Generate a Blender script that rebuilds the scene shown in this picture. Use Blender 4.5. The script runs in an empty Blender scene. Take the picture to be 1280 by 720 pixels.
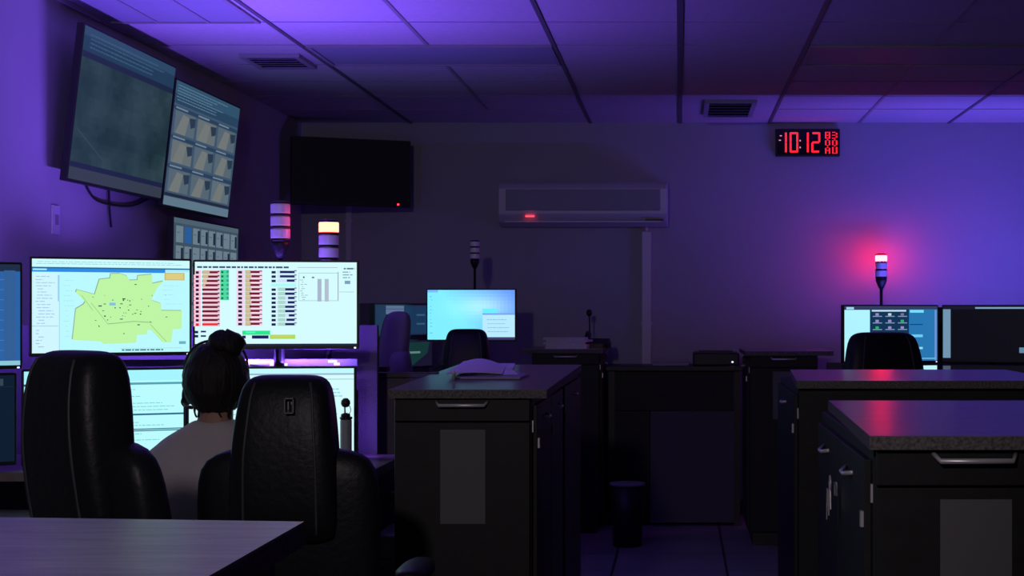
import bpy, bmesh, math, random
from mathutils import Vector, Matrix, noise
PI = math.pi
random.seed(7)
S = bpy.context.scene
COL = S.collection

# ---------------------------------------------------------------- camera / look
F = 2000.0; CX = 850.0; CY = 390.0; CZ = 1.38      # focal length in px, vanishing point, eye height
cd = bpy.data.cameras.new('camera'); cam = bpy.data.objects.new('camera', cd); COL.objects.link(cam)
cam.location = (0, 0, CZ); cam.rotation_euler = (PI/2, 0, 0)
cd.sensor_width = 36; cd.lens = 36*F/1280
cd.shift_x = (640-CX)/1280; cd.shift_y = (CY-360)/1280
cd.clip_start = .05; cd.clip_end = 60
S.camera = cam
S.view_settings.view_transform = 'Standard'; S.view_settings.look = 'None'
S.view_settings.exposure = 0; S.view_settings.gamma = 1; S.view_settings.use_curve_mapping = False
w = bpy.data.worlds.new('world'); S.world = w; w.use_nodes = True
w.node_tree.nodes['Background'].inputs[0].default_value = (.05, .05, .08, 1)
w.node_tree.nodes['Background'].inputs[1].default_value = .0

P_LEFT = 25.0       # purple strip on the partition behind the near console
P_NEAR = 10.0        # purple strips on the rear of the near monitors
P_RIGHT = 38.0      # violet strips behind the far right console
P_TOWER = 1.3      # red lamp of a signal tower
P_FILL = 105.0       # added fill spot behind the camera, no known lamp there
PURPLE = (.215, .088, 1.0); VIOLET = (.12, .085, 1.0); RED = (1, .035, .06)

def area_light(name, loc, aim, sx, sy, power, color, parent=None, spread=180):
    l = bpy.data.lights.new(name, 'AREA'); l.shape = 'RECTANGLE'; l.size = sx; l.size_y = sy
    l.energy = power; l.color = color; l.spread = math.radians(spread)
    o = bpy.data.objects.new(name, l); COL.objects.link(o)
    o.location = loc
    o.rotation_euler = Vector(aim).to_track_quat('-Z', 'Y').to_euler()
    if parent: o.parent = parent
    return o

def P(x, y, d):
    return Vector(((x-CX)*d/F, d, CZ-(y-CY)*d/F))
def X(x, d): return (x-CX)*d/F
def Z(y, d): return CZ-(y-CY)*d/F

# ---------------------------------------------------------------- materials
def lin(c):
    return tuple(((v/255)/12.92 if v/255 <= .04045 else ((v/255+.055)/1.055)**2.4) for v in c)
def mat(name, col, rough=.6, metal=0, spec=.5, bump=0, bscale=40, vary=0, vscale=8, stretch=None, trans=0, coat=0):
    m = bpy.data.materials.new(name); m.use_nodes = True
    nt = m.node_tree; b = nt.nodes['Principled BSDF']
    b.inputs['Base Color'].default_value = (*col, 1); b.inputs['Roughness'].default_value = rough
    b.inputs['Metallic'].default_value = metal; b.inputs['Specular IOR Level'].default_value = spec
    b.inputs['Transmission Weight'].default_value = trans; b.inputs['Coat Weight'].default_value = coat
    tc = nt.nodes.new('ShaderNodeTexCoord'); mp = nt.nodes.new('ShaderNodeMapping')
    nt.links.new(tc.outputs['Object'], mp.inputs[0])
    if stretch: mp.inputs['Scale'].default_value = stretch
    n = nt.nodes.new('ShaderNodeTexNoise'); n.inputs['Scale'].default_value = vscale; n.inputs['Detail'].default_value = 6
    nt.links.new(mp.outputs[0], n.inputs[0])
    if vary:
        r = nt.nodes.new('ShaderNodeMapRange'); r.inputs['From Min'].default_value = .3; r.inputs['From Max'].default_value = .7
        r.inputs['To Min'].default_value = 1-vary; r.inputs['To Max'].default_value = 1+vary
        mx = nt.nodes.new('ShaderNodeVectorMath'); mx.operation = 'SCALE'; mx.inputs[0].default_value = col
        nt.links.new(n.outputs[0], r.inputs[0]); nt.links.new(r.outputs[0], mx.inputs['Scale'])
        nt.links.new(mx.outputs[0], b.inputs['Base Color'])
    if bump:
        n2 = nt.nodes.new('ShaderNodeTexNoise'); n2.inputs['Scale'].default_value = bscale; n2.inputs['Detail'].default_value = 4
        nt.links.new(mp.outputs[0], n2.inputs[0])
        bp = nt.nodes.new('ShaderNodeBump'); bp.inputs['Strength'].default_value = bump; bp.inputs['Distance'].default_value = .01
        nt.links.new(n2.outputs[0], bp.inputs['Height']); nt.links.new(bp.outputs[0], b.inputs['Normal'])
    return m
def emis(name, col, s=1):
    m = mat(name, (0.01, .01, .01), .4)
    b = m.node_tree.nodes['Principled BSDF']
    b.inputs['Emission Color'].default_value = (*col, 1); b.inputs['Emission Strength'].default_value = s
    return m
def tile_mat():
    m = mat('floor_tile', (.3, .29, .3), .35, bump=.03, bscale=12, vary=.12, vscale=5)
    nt = m.node_tree; b = nt.nodes['Principled BSDF']
    br = nt.nodes.new('ShaderNodeTexBrick'); br.offset = 0; br.inputs['Scale'].default_value = 1
    br.inputs['Brick Width'].default_value = .61; br.inputs['Row Height'].default_value = .61
    br.inputs['Mortar Size'].default_value = .008; br.inputs['Mortar Smooth'].default_value = .1
    br.inputs['Color1'].default_value = (.3, .29, .31, 1); br.inputs['Color2'].default_value = (.27, .26, .28, 1)
    br.inputs['Mortar'].default_value = (.05, .05, .05, 1)
    tc = nt.nodes.new('ShaderNodeTexCoord'); mp = nt.nodes.new('ShaderNodeMapping')
    mp.inputs['Location'].default_value = (.36, 0, 0)
    nt.links.new(tc.outputs['Object'], mp.inputs[0]); nt.links.new(mp.outputs[0], br.inputs[0])
    nt.links.new(br.outputs[0], b.inputs['Base Color'])
    return m
M = dict(
    wall=mat('painted_wall', (.42, .42, .43), .8, bump=.05, bscale=60, vary=.03, vscale=2),
    ceil=mat('ceiling_tile', (.55, .55, .56), .9, bump=.1, bscale=90, vary=.05, vscale=30),
    grid=mat('ceiling_rail', (.12, .12, .13), .6),
    grid2=mat('ceiling_cross_rail', (.3, .3, .31), .6),
    floor=tile_mat(),
    lens=mat('troffer_lens', (.3, .34, .38), .65, bump=.1, bscale=150),
    black=mat('black_plastic', (.012, .012, .014), .45, bump=.03, bscale=200),
    gloss=mat('black_gloss', (.008, .008, .01), .15),
    dark=mat('charcoal_laminate', (.013, .013, .014), .55, spec=.35, vary=.2, vscale=30),
    plate=mat('frosted_grey_plate', (.12, .12, .125), .6),
    top=mat('grey_wood_laminate', (.2, .16, .16), .28, spec=.38, vary=.35, vscale=9, stretch=(1, 7, 1), bump=.04, bscale=50),
    edge=mat('speckled_edge', (.12, .11, .11), .7, vary=.6, vscale=160),
    leather=mat('black_leather', (.009, .010, .013), .45, spec=.3, bump=.15, bscale=60),
    seam=mat('seam_piping', (.05, .05, .055), .5),
    chrome=mat('brushed_metal', (.75, .73, .76), .35, metal=.45),
    grey=mat('grey_plastic', (.3, .3, .32), .5),
    white=mat('white_plastic', (.6, .6, .62), .4),
    cream=mat('air_conditioner_plastic', (.55, .54, .56), .35),
    paper=mat('paper', (.75, .76, .78), .7, vary=.04, vscale=40),
    folder=mat('purple_paper', (.3, .25, .4), .5),
    fabric=mat('panel_fabric', (.11, .10, .12), .9, bump=.3, bscale=200),
    hair=mat('dark_hair', (.010, .008, .008), .7, bump=1.0, bscale=70, stretch=(1, 1, .12)),
    skin=mat('skin', (.42, .24, .17), .55),
    shirt=mat('grey_knit_shirt', (.55, .5, .5), .85, bump=.2, bscale=120, vary=.06, vscale=10),
    trousers=mat('dark_trousers', (.03, .03, .05), .8),
    lensw=mat('clear_lens', (.85, .8, .85), .3),
    pur=emis('purple_led', (.8, .35, 1.0), 3.0),
    vio=emis('violet_led', (.4, .25, 1.0), 2.0),
    redlens=emis('red_lens_lit', (16, 1.0, .62), 1.0), redhot=emis('red_lens_hot', (95, .9, 1.2), 1.0),
    redled=emis('red_led', (3, .12, .2), 1.0),
    digit=emis('red_digit', (1.7, .02, .045), 1.0),
    dimdigit=emis('dim_red_dot', (.9, .3, .45), 1.0),
    dot=emis('indicator_led', (.8, .75, 1.3), 1.5),
    dull=emis('unused_fill_glow', (.5, .5, .6), .2),  # glow material for the added fill light, not assigned to any object
)
def display_mat():
    m = bpy.data.materials.new('display_picture'); m.use_nodes = True; nt = m.node_tree; b = nt.nodes['Principled BSDF']
    b.inputs['Base Color'].default_value = (.01, .01, .012, 1); b.inputs['Roughness'].default_value = .4
    b.inputs['Specular IOR Level'].default_value = .2
    a = nt.nodes.new('ShaderNodeAttribute'); a.attribute_name = 'picture'
    nt.links.new(a.outputs['Color'], b.inputs['Emission Color']); b.inputs['Emission Strength'].default_value = 1
    return m
M['display'] = display_mat()

# ---------------------------------------------------------------- helpers
def obj(name, bm, m, parent=None, smooth=False, bevel=0, sub=0):
    me = bpy.data.meshes.new(name)
    bmesh.ops.recalc_face_normals(bm, faces=bm.faces)
    bm.to_mesh(me); bm.free()
    if smooth:
        for p in me.polygons: p.use_smooth = True
    for k in (m if isinstance(m, (list, tuple)) else [m]): me.materials.append(k)
    o = bpy.data.objects.new(name, me); COL.objects.link(o)
    if parent: o.parent = parent
    if bevel:
        b = o.modifiers.new('bevel', 'BEVEL'); b.width = bevel; b.segments = 2; b.limit_method = 'ANGLE'
    if sub:
        s = o.modifiers.new('sub', 'SUBSURF'); s.levels = sub; s.render_levels = sub
    return o
def tag(o, label, cat, group=None):
    o['label'] = label; o['category'] = cat
    if group: o['group'] = group
    return o
def thing(name, label, cat, loc=(0, 0, 0), rz=0, group=None):
    o = bpy.data.objects.new(name, None); COL.objects.link(o); o.empty_display_size = .1
    o.location = loc; o.rotation_euler = (0, 0, rz)
    return tag(o, label, cat, group)
def struct(name, bm, m, **k):
    o = obj(name, bm, m, **k); o['kind'] = 'structure'; return o
def box(bm, x0, x1, y0, y1, z0, z1, mi=0):
    v = [bm.verts.new(p) for p in ((x0, y0, z0), (x1, y0, z0), (x1, y1, z0), (x0, y1, z0), (x0, y0, z1), (x1, y0, z1), (x1, y1, z1), (x0, y1, z1))]
    for f in ((0, 3, 2, 1), (4, 5, 6, 7), (0, 1, 5, 4), (1, 2, 6, 5), (2, 3, 7, 6), (3, 0, 4, 7)):
        bm.faces.new([v[i] for i in f]).material_index = mi
    return bm
def bx(*a): return box(bmesh.new(), *a)
def prism(pts, z0, z1):
    bm = bmesh.new()
    a = [bm.verts.new((x, y, z0)) for x, y in pts]; b = [bm.verts.new((x, y, z1)) for x, y in pts]
    bm.faces.new(a[::-1]); bm.faces.new(b); n = len(pts)
    for i in range(n): bm.faces.new((a[i], a[(i+1) % n], b[(i+1) % n], b[i]))
    return bm
def ring_loft(rings, bm=None, cap=True):
    bm = bm or bmesh.new(); R = [[bm.verts.new(p) for p in r] for r in rings]; n = len(R[0])
    for a, b in zip(R, R[1:]):
        for i in range(n): bm.faces.new((a[i], a[(i+1) % n], b[(i+1) % n], b[i]))
    if cap: bm.faces.new(R[0][::-1]); bm.faces.new(R[-1])
    return bm
def lathe(prof, seg=24, c=(0, 0, 0), bm=None):
    return ring_loft([[(c[0]+r*math.cos(2*PI*k/seg), c[1]+r*math.sin(2*PI*k/seg), c[2]+z) for k in range(seg)] for r, z in prof], bm)
def tube(pts, r, seg=8, bm=None):
    pts = [Vector(p) for p in pts]; rings = []; up = Vector((0, 0, 1)); prev = None
    for i, p in enumerate(pts):
        t = (pts[min(i+1, len(pts)-1)]-pts[max(i-1, 0)]).normalized()
        a = prev if prev is not None else (up if abs(t.z) < .9 else Vector((1, 0, 0)))
        u = t.cross(a).normalized(); v = u.cross(t).normalized(); prev = v
        rr = r[i] if isinstance(r, (list, tuple)) else r
        rings.append([p+rr*(math.cos(2*PI*k/seg)*u+math.sin(2*PI*k/seg)*v) for k in range(seg)])
    return ring_loft(rings, bm)
def spline(pts, n=8):
    pts = [Vector(p) for p in pts]; out = []
    for i in range(len(pts)-1):
        a, b, c, d = pts[max(i-1, 0)], pts[i], pts[i+1], pts[min(i+2, len(pts)-1)]
        for k in range(n):
            t = k/n
            out.append(.5*((2*b)+(c-a)*t+(2*a-5*b+4*c-d)*t*t+(3*b-a-3*c+d)*t**3))
    return out+[pts[-1]]
def copy_tree(o, parent=None):
    c = o.copy(); COL.objects.link(c)
    if parent: c.parent = parent
    for ch in [k for k in bpy.data.objects if k.parent == o]: copy_tree(ch, c)
    return c
def sring(z, hw, hd, cy, n=28, e=.55, cx=0):
    r = []
    for k in range(n):
        t = 2*PI*k/n; c, s = math.cos(t), math.sin(t)
        r.append((cx+hw*math.copysign(abs(c)**e, c), cy+hd*math.copysign(abs(s)**e, s), z))
    return r

# ---------------------------------------------------------------- room shell
XL, XR, YB, YF, ZC = -2.58, 3.7, 10.9, -3.0, 2.67
struct('floor', bx(XL, XR, YF, YB, -.05, 0), M['floor'])
struct('ceiling', bx(XL, XR, YF, YB, ZC, ZC+.05), M['ceil'])
struct('wall_left', bx(XL-.1, XL, YF, YB, 0, ZC), M['wall'])
struct('wall_right', bx(XR, XR+.1, YF, YB, 0, ZC), M['wall'])
struct('wall_back', bx(XL-.1, XR+.1, YB, YB+.1, 0, ZC), M['wall'])
struct('wall_front', bx(XL-.1, XR+.1, YF-.1, YF, 0, ZC), M['wall'])
struct('baseboard_back', bx(XL, XR, YB-.012, YB, 0, .1), M['dark'])
struct('baseboard_left', bx(XL, XL+.012, YF, YB-.012, 0, .1), M['dark'])
# suspended ceiling rails
S0 = .61; rows = [YB-.74-S0*i for i in range(22)]
bm = bmesh.new()
for k in (-3, -1, 0, 1, 3, 5):
    wd = .010 if k != 0 else .014
    box(bm, k*S0-wd, k*S0+wd, YF, YB, ZC-.006, ZC)
struct('trim_1', bm, M['grid'])
bm = bmesh.new()
for i, y in enumerate(rows):
    if y < YF+.1: break
    box(bm, XL, -S0-.016, y-.003, y+.003, ZC-.003, ZC)
    if i in (4, 5) or i > 6: box(bm, -S0+.016, S0-.016, y-.003, y+.003, ZC-.003, ZC)
    box(bm, S0+.016, XR, y-.003, y+.003, ZC-.003, ZC)
for i in range(len(rows)-1):
    y1, y0 = rows[i]-.006, rows[i+1]+.006
    if i not in (3,): box(bm, -2*S0-.009, -2*S0+.009, y0, y1, ZC-.0045, ZC)
    if i not in (3,): box(bm, 2*S0-.009, 2*S0+.009, y0, y1, ZC-.0045, ZC)
    box(bm, 4*S0-.009, 4*S0+.009, y0, y1, ZC-.0045, ZC)
box(bm, 2*S0-.009, 2*S0+.009, rows[0]+.006, YB, ZC-.0045, ZC)
struct('trim_2', bm, M['grid2'])
def troffer(x0, y0, y1, label, x1=None):
    x1 = x1 or x0+1.19
    t = thing('ceiling_light', label, 'ceiling light', ((x0+x1)/2, (y0+y1)/2, ZC), 0, 'unlit ceiling light panels')
    hw, hy = (x1-x0)/2, (y1-y0)/2
    bm = bmesh.new()
    for a in ((-hw, hw, -hy, -hy+.02), (-hw, hw, hy-.02, hy), (-hw, -hw+.02, -hy+.02, hy-.02), (hw-.02, hw, -hy+.02, hy-.02)): box(bm, *a, -.012, 0)
    obj('frame', bm, M['grid2'], t)
    obj('diffuser', bx(-hw+.02, hw-.02, -hy+.02, hy-.02, -.006, 0), M['lens'], t)
    for s in ((-1/3, 1/3) if 'striped' in label else ()):
        obj('divider', bx(hw*s-.006, hw*s+.006, -hy+.02, hy-.02, -.011, -.006), M['grid2'], t)
troffer(-3*S0+.02, rows[4]+.01, rows[3]-.01, 'unlit rectangular ceiling light panel in the ceiling left of the middle')
troffer(S0+.02, rows[4]+.01, rows[3]-.01, 'unlit ceiling light panel in the reddish ceiling above the red clock')
troffer(-2.54, rows[6]+.01, rows[5]-.01, 'unlit striped ceiling light panel in the purple corner above the large wall screens', -3*S0-.03)
def vent(x0, x1, y0, y1, label):
    t = thing('ceiling_vent', label, 'vent', ((x0+x1)/2, (y0+y1)/2, ZC), 0, 'ceiling air vents')
    hx, hy = (x1-x0)/2, (y1-y0)/2; bm = bmesh.new()
    for a in ((-hx, hx, -hy, -hy+.03), (-hx, hx, hy-.03, hy), (-hx, -hx+.03, -hy+.03, hy-.03), (hx-.03, hx, -hy+.03, hy-.03)): box(bm, *a, -.02, 0)
    obj('frame', bm, M['grey'], t)
    obj('backing', bx(-hx+.03, hx-.03, -hy+.03, hy-.03, -.003, 0), M['black'], t)
    n = 5
    for i in range(n):
        y = -hy+.03+(2*hy-.06)*(i+.5)/n
        b2 = bmesh.new(); box(b2, -hx+.03, hx-.03, -.014, .014, -.001, .001)
        bmesh.ops.rotate(b2, verts=b2.verts, cent=(0, 0, 0), matrix=Matrix.Rotation(.6, 3, 'X'))
        bmesh.ops.translate(b2, verts=b2.verts, vec=(0, y, -.013))
        obj('slat', b2, M['grey'], t)
vent(-2.2, -1.9, 7.98, 8.38, 'pale louvred vent in the purple-lit ceiling above the wall screens')
vent(.15, .47, 9.72, 10.45, 'dark louvred vent in the ceiling close to the back wall')

# ---------------------------------------------------------------- displays
def display_mesh(w, h, base, items, grad=None):
    """picture of a screen as coloured faces; u right, v down; facing -Y, bottom edge at z=0"""
    bm = bmesh.new(); lay = bm.loops.layers.float_color.new('picture')
    def face(pts, col, dep):
        f = bm.faces.new([bm.verts.new(((u-.5)*w, -dep, (1-v)*h)) for u, v in pts])
        f.normal_update()
        if f.normal.y > 0: f.normal_flip()
        c = lin(col)
        for l in f.loops: l[lay] = (*c, 1)
    face([(0, 0), (1, 0), (1, 1), (0, 1)], base, 0)
    if grad:
        N = 24; K = 14
        for i in range(N):
            for j in range(K):
                face([(i/N, j/K), ((i+1)/N, j/K), ((i+1)/N, (j+1)/K), (i/N, (j+1)/K)], grad((i+.5)/N, (j+.5)/K), .0003)
    for n, it in enumerate(items):
        dep = .0005+.0000025*n
        if len(it) == 5:
            u0, v0, u1, v1, c = it; face([(u0, v0), (u1, v0), (u1, v1), (u0, v1)], c, dep)
        else: face(it[0], it[1], dep)
    me = bpy.data.meshes.new('screen'); bm.to_mesh(me); bm.free(); me.materials.append(M['display'])
    return me
def rounded(w, h, r, n=4):
    pts = []
    for cx, cz, a in ((w/2-r, h-r, 0), (-w/2+r, h-r, PI/2), (-w/2+r, r, PI), (w/2-r, r, 1.5*PI)):
        for k in range(n+1):
            t = a+PI/2*k/n; pts.append((cx+r*math.cos(t), cz+r*math.sin(t)))
    return pts
def slab(w, h, y0, y1, r=.006):
    bm = bmesh.new(); pts = rounded(w, h, r); n = len(pts)
    a = [bm.verts.new((x, y0, z)) for x, z in pts]; b = [bm.verts.new((x, y1, z)) for x, z in pts]
    bm.faces.new(a); bm.faces.new(b[::-1])
    for i in range(n): bm.faces.new((a[i], b[i], b[(i+1) % n], a[(i+1) % n]))
    return bm
def display(name, label, cat, pl, pr, z0, z1, base, items, grad=None, group=None, bez=.007, chin=.012, thick=.035,
            led=True, stand=None, tilt=0, wallmount=False):
    pl, pr = Vector(pl), Vector(pr); c = (pl+pr)/2; w_ = (pr-pl).length; h = z1-z0
    rz = math.atan2(pr.y-pl.y, pr.x-pl.x)
    t = thing(name, label, cat, (c.x, c.y, z0), rz, group)
    t.rotation_euler = (tilt, 0, rz)
    obj('housing', slab(w_, h, 0, thick), M['black'], t, bevel=.002)
    bb = bmesh.new(); box(bb, -w_*.3, w_*.3, thick, thick+.02, h*.2, h*.8)
    obj('rear_cover', bb, M['black'], t, bevel=.006)
    me = display_mesh(w_-2*bez, h-bez-chin, base, items, grad)
    s = bpy.data.objects.new('screen', me); COL.objects.link(s); s.parent = t; s.location = (0, -.0008, chin)
    if led: obj('indicator', bx(w_/2-.016, w_/2-.009, -.003, 0, .002, .007), M['dot'], t)
    if stand is not None:
        if z0-stand > .08:
            bm = tube([(0, thick+.055, h*.5-.02), (0, thick+.055, stand-z0+.012)], .018, 12); box(bm, -.03, .03, thick+.018, thick+.05, h*.4, h*.55)
            a = obj('stand', bm, M['black'], t)
            obj('foot', bx(-.11, .11, thick+.02, thick+.14, stand-z0, stand-z0+.012), M['black'], a, bevel=.004)
        else: obj('foot', bx(-.11, .11, -.02, thick+.018, stand-z0, .004), M['black'], t)
    if wallmount:
        obj('bracket', bx(-.12, .12, thick+.02, thick+.055, h*.35, h*.65), M['black'], t, bevel=.003)
    return t
def lines(u0, u1, v0, v1, n, col, hh=.006, seed=1, minw=.3):
    r = random.Random(seed); out = []
    for i in range(n):
        v = v0+(v1-v0)*(i+.5)/n; u = u0+r.random()*.02
        e = u0+(u1-u0)*(minw+(1-minw)*r.random())
        while u < e:
            ln = .012+.03*r.random(); out.append((u, v-hh/2, min(u+ln, e), v+hh/2, col)); u += ln+.006
    return out

# map screen ------------------------------------------------------
def q(x, y): return ((x-162)/846, (y-(87+(x-162)*.042))/(536-(x-162)*.012))
poly = [(575,185),(625,185),(665,200),(675,225),(720,225),(722,200),(800,195),(802,247),(865,235),(830,270),(800,330),(800,345),(850,365),(850,405),(965,410),(962,515),(915,515),(905,590),(860,590),(795,515),(775,515),(770,540),(718,540),(712,585),(540,585),(520,570),(372,555),(390,380),(430,355),(440,340),(390,285),(395,270),(490,300),(515,215),(572,210)]
CY_ = (186, 250, 255)
it = [(0, 0, 1, .085, (205, 252, 255)), (0, .085, 1, .1, (40, 105, 150)), (0, .1, .84, .137, (45, 138, 226)), (.005, .103, .09, .12, (170, 240, 255)),
      (.84, .1, 1, .125, (170, 235, 250)), (0, .15, .165, 1, (208, 246, 255)), (.158, .17, .168, .45, (150, 205, 245)), (.165, .45, .17, 1, (165, 220, 240)),
      (0, .71, .16, .715, (150, 190, 215))]
it += lines(.02, .14, .17, .7, 16, (150, 190, 222), .007, 3, .4)+lines(.02, .08, .74, .95, 6, (150, 190, 222), .008, 4)
it += lines(.02, .95, .02, .06, 2, (140, 205, 215), .006, 5, .8)
sh = [(q(x-4, y-4)) for x, y in poly]
it.append((sh, (140, 165, 150))); it.append(([q(x, y) for x, y in poly], (190, 246, 165)))
rr = random.Random(11)
for i in range(46):
    x = 480+rr.gauss(170, 90); y = 400+rr.gauss(0, 70)
    if not (450 < x < 880 and 250 < y < 540): continue
    u, v = q(x, y); s = .003+.005*rr.random()
    it.append((u, v-s, u+s*rr.choice((1, 1.4, 3)), v+s*.7, rr.choice(((40, 60, 70), (70, 95, 85), (110, 140, 110), (20, 35, 60)))))
for a, b in (((470, 345), (560, 470)), ((560, 470), (700, 460)), ((700, 460), (800, 470)), ((420, 300), (480, 390)), ((790, 480), (880, 585))):
    (u0, v0), (u1, v1) = q(*a), q(*b); it.append(([(u0, v0), (u1, v1), (u1, v1+.007), (u0, v0+.007)], (135, 170, 125)))
u, v = q(568, 350); it.append((u, v, u+.04, v+.03, (130, 190, 235)))
u, v = q(868, 192); u2, v2 = q(980, 235); it.append((u, v-.01, u2, v2, (205, 190, 110))); it.append((u+.01, v, u2-.01, v2-.01, (222, 205, 130)))
it += [(.55, .955, .95, .96, (160, 210, 220))]+lines(.55, .85, .965, .985, 1, (60, 90, 110), .014, 9, .9)
it += lines(.19, .27, .2, .85, 12, (165, 225, 232), .005, 12)+lines(.82, .97, .25, .5, 5, (165, 225, 232), .005, 13)
it += [(.93, .885, .975, .915, (110, 175, 195))]
map_items = it
# status board ------------------------------------------------------
def g(x, y): return ((x-57)/925, (y-(70+(x-57)*.027))/(512-(x-57)*.01))
it = [(0, 0, 1, .02, (215, 252, 255)), (0, .975, 1, 1, (25, 35, 60))]
it += lines(.01, .58, .04, .085, 1, (60, 80, 110), .022, 21, .98)+lines(.9, .99, .06, .09, 1, (90, 110, 140), .018, 22, .98)
it += [(.63, .06, .88, .066, (150, 170, 190))]
def row(x0, y, x1, col, hh=15):
    u0, v0 = g(x0, y); u1, _ = g(x1, y); return (u0, v0, u1, v0+hh/512, col)
for i in range(13):
    y = 128+26.4*i; r_ = i == 12
    it.append(row(50 if i else 60, y-6, 90, (255, 190, 215), 24)); it.append(row(62, y, 79, (40, 12, 45) if not r_ else (230, 20, 40)))
    it.append(row(100, y-6, 198, (240, 190, 205), 24))
    it.append(row(98, y, 186, (110, 12, 45) if not r_ else (250, 30, 45), 13)); it.append(row(186, y, 196, (60, 60, 90), 8))
    if i < 4: it.append(row(100, y-3, 140-8*i, (205, 185, 145), 20))
    if i < 7:
        it.append(row(200, y-6, 250, (70, 215, 160), 26)); it.append(row(205, y+2, 218, (10, 110, 60), 12)); it.append(row(236, y, 247, (60, 150, 140), 14))
for i in range(13):
    y = 132+26.2*i
    it.append(row(292, y-8, 340, (240, 215, 240), 26)); it.append(row(302, y, 324, (45, 10, 50)))
    it.append(row(342, y-6, 440, (250, 210, 225), 24)); it.append(row(342, y-5, 375, (198, 182, 155), 24)); it.append(row(350, y, 364, (215, 205, 110), 7))
    it.append(row(372+6*math.sin(i*2.1), y, 424, (112, 14, 48), 14)); it.append(row(424, y, 438, (70, 60, 100), 6))
for i in range(13):
    y = 136+26.4*i
    if i == 3: it.append(row(490, y-4, 634, (175, 250, 245), 20)); continue
    it.append(row(492, y, 516, (14, 16, 78))); it.append(row(524, y-5, 634, (205, 228, 250), 22)); it.append(row(540 if i < 2 else 575-16*math.sin(i*1.7), y, 624, (14, 24, 92), 14))
    if i > 3: it.append(row(530, y-4, 570, (170, 215, 205), 20))
    it.append(row(622, y-2, 636, (50, 60, 110), 5))
it += [row(55, 490, 76, (20, 24, 80)), row(90, 490, 120, (20, 24, 80), 10), row(55, 515, 76, (20, 24, 80)), row(90, 517, 120, (20, 24, 80), 10),
       row(325, 494, 484, (40, 230, 140), 26), row(345, 500, 400, (80, 250, 190), 10), row(325, 524, 345, (20, 24, 80), 18), row(380, 524, 475, (12, 26, 84), 20),
       row(482, 522, 628, (170, 222, 90), 26), row(500, 527, 610, (214, 205, 100), 10)]
for a in ((648, 150, 876, 152), (648, 150, 650, 320), (872, 150, 877, 322), (648, 318, 877, 322), (880, 270, 965, 272)):
    u0, v0 = g(a[0], a[1]); u1, v1 = g(a[2], a[3]); it.append((u0, v0, u1, max(v1, v0+.005), (150, 165, 190)))
it += lines(.645, .70, .2, .46, 10, (150, 180, 195), .008, 31)
it += [(.755, .2, .78, .47, (170, 180, 205)), (.80, .2, .825, .47, (175, 190, 210)), (.665, .17, .675, .19, (60, 90, 110)), (.72, .175, .735, .19, (60, 90, 110)),
       (.925, .22, .96, .26, (120, 160, 185))]+lines(.9, .98, .1, .2, 3, (120, 160, 180), .012, 33)
board_items = it
form1 = [(0, 0, 1, .12, (165, 245, 255)), (0, .14, .62, .165, (30, 80, 140)), (.62, .14, 1, .165, (80, 160, 180)), (0, .49, 1, .51, (40, 100, 140)), (.45, .66, 1, .69, (50, 90, 120)), (.48, .67, .98, .68, (150, 225, 230)), (0, .85, .45, .875, (40, 110, 160))] \
    + lines(.05, .98, .2, .47, 7, (125, 200, 205), .008, 41, .6)+lines(.2, .98, .54, .64, 3, (120, 195, 200), .008, 42)+lines(.1, .9, .7, .84, 4, (125, 200, 205), .008, 43)
form2 = [(0, 0, 1, .05, (190, 250, 255)), (0, .055, 1, .075, (150, 185, 210)), (0, .12, 1, .13, (170, 205, 215))] + lines(.02, .3, .2, .24, 1, (90, 140, 170), .02, 51)\
    + lines(.75, .97, .22, .34, 3, (150, 210, 230), .014, 52, .7)+lines(.05, .97, .5, .9, 8, (150, 205, 215), .008, 53)
listb = [(0, 0, 1, .07, (30, 45, 70)), (.9, .06, .97, .96, (50, 95, 150)), (0, .955, 1, 1, (140, 200, 215))]
for i in range(8): listb += [(0, .15+.1*i, .9, .153+.1*i, (90, 150, 205)), (.62, .105+.1*i, .80, .115+.1*i, (140, 190, 225))]
listb += [(.5, .42, .56, .47, (220, 245, 255)), (.5, .63, .56, .69, (220, 245, 255))]

BX = 'row of bright desk monitors on the near console'
ML = (P(37, 0, 5.10).x, 5.10); MC = (P(239.5, 0, 5.34).x, 5.34); MD = (P(241, 0, 5.36).x, 5.36); MR = (P(448.5, 0, 5.44).x, 5.44)
zt, zb = Z(321, 5.14), Z(446, 5.14)
PLAT = .875
display('monitor', 'upper monitor showing a green map, left of the status board monitor', 'monitor', (*ML, 0), (*MC, 0), zb, zt, CY_, map_items, group=BX, stand=PLAT)
display('monitor', 'upper monitor showing red and blue status lists', 'monitor', (*MD, 0), (*MR, 0), zb+.018, zt-.002, (212, 252, 255), board_items, group=BX, stand=PLAT)
z3 = Z(459, 5.34); 
display('monitor', 'lower monitor with cyan form text, left of the seated woman', 'monitor', (P(27, 0, 5.12).x, 5.12, 0), (P(232, 0, 5.34).x, 5.34, 0), z3-.312, z3, (186, 252, 255), form1, group=BX, stand=PLAT)
display('monitor', 'lower white monitor behind the right-hand black chair', 'monitor', (P(233.5, 0, 5.36).x, 5.36, 0), (P(445, 0, 5.44).x, 5.44, 0), z3-.312, z3, (212, 252, 255), form2, group=BX, stand=PLAT)
d0 = 5.08; R0 = (P(28, 0, d0).x, d0); L0 = (R0[0]-.40, d0-.30)
display('monitor', 'blue list monitor cut by the left photo edge, upper one', 'monitor', (*L0, 0), (*R0, 0), Z(461, d0), Z(328, d0), (44, 98, 165), listb, group=BX, stand=PLAT)
R1 = (P(21, 0, d0).x, d0); L1 = (R1[0]-.40, d0-.30)
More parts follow.
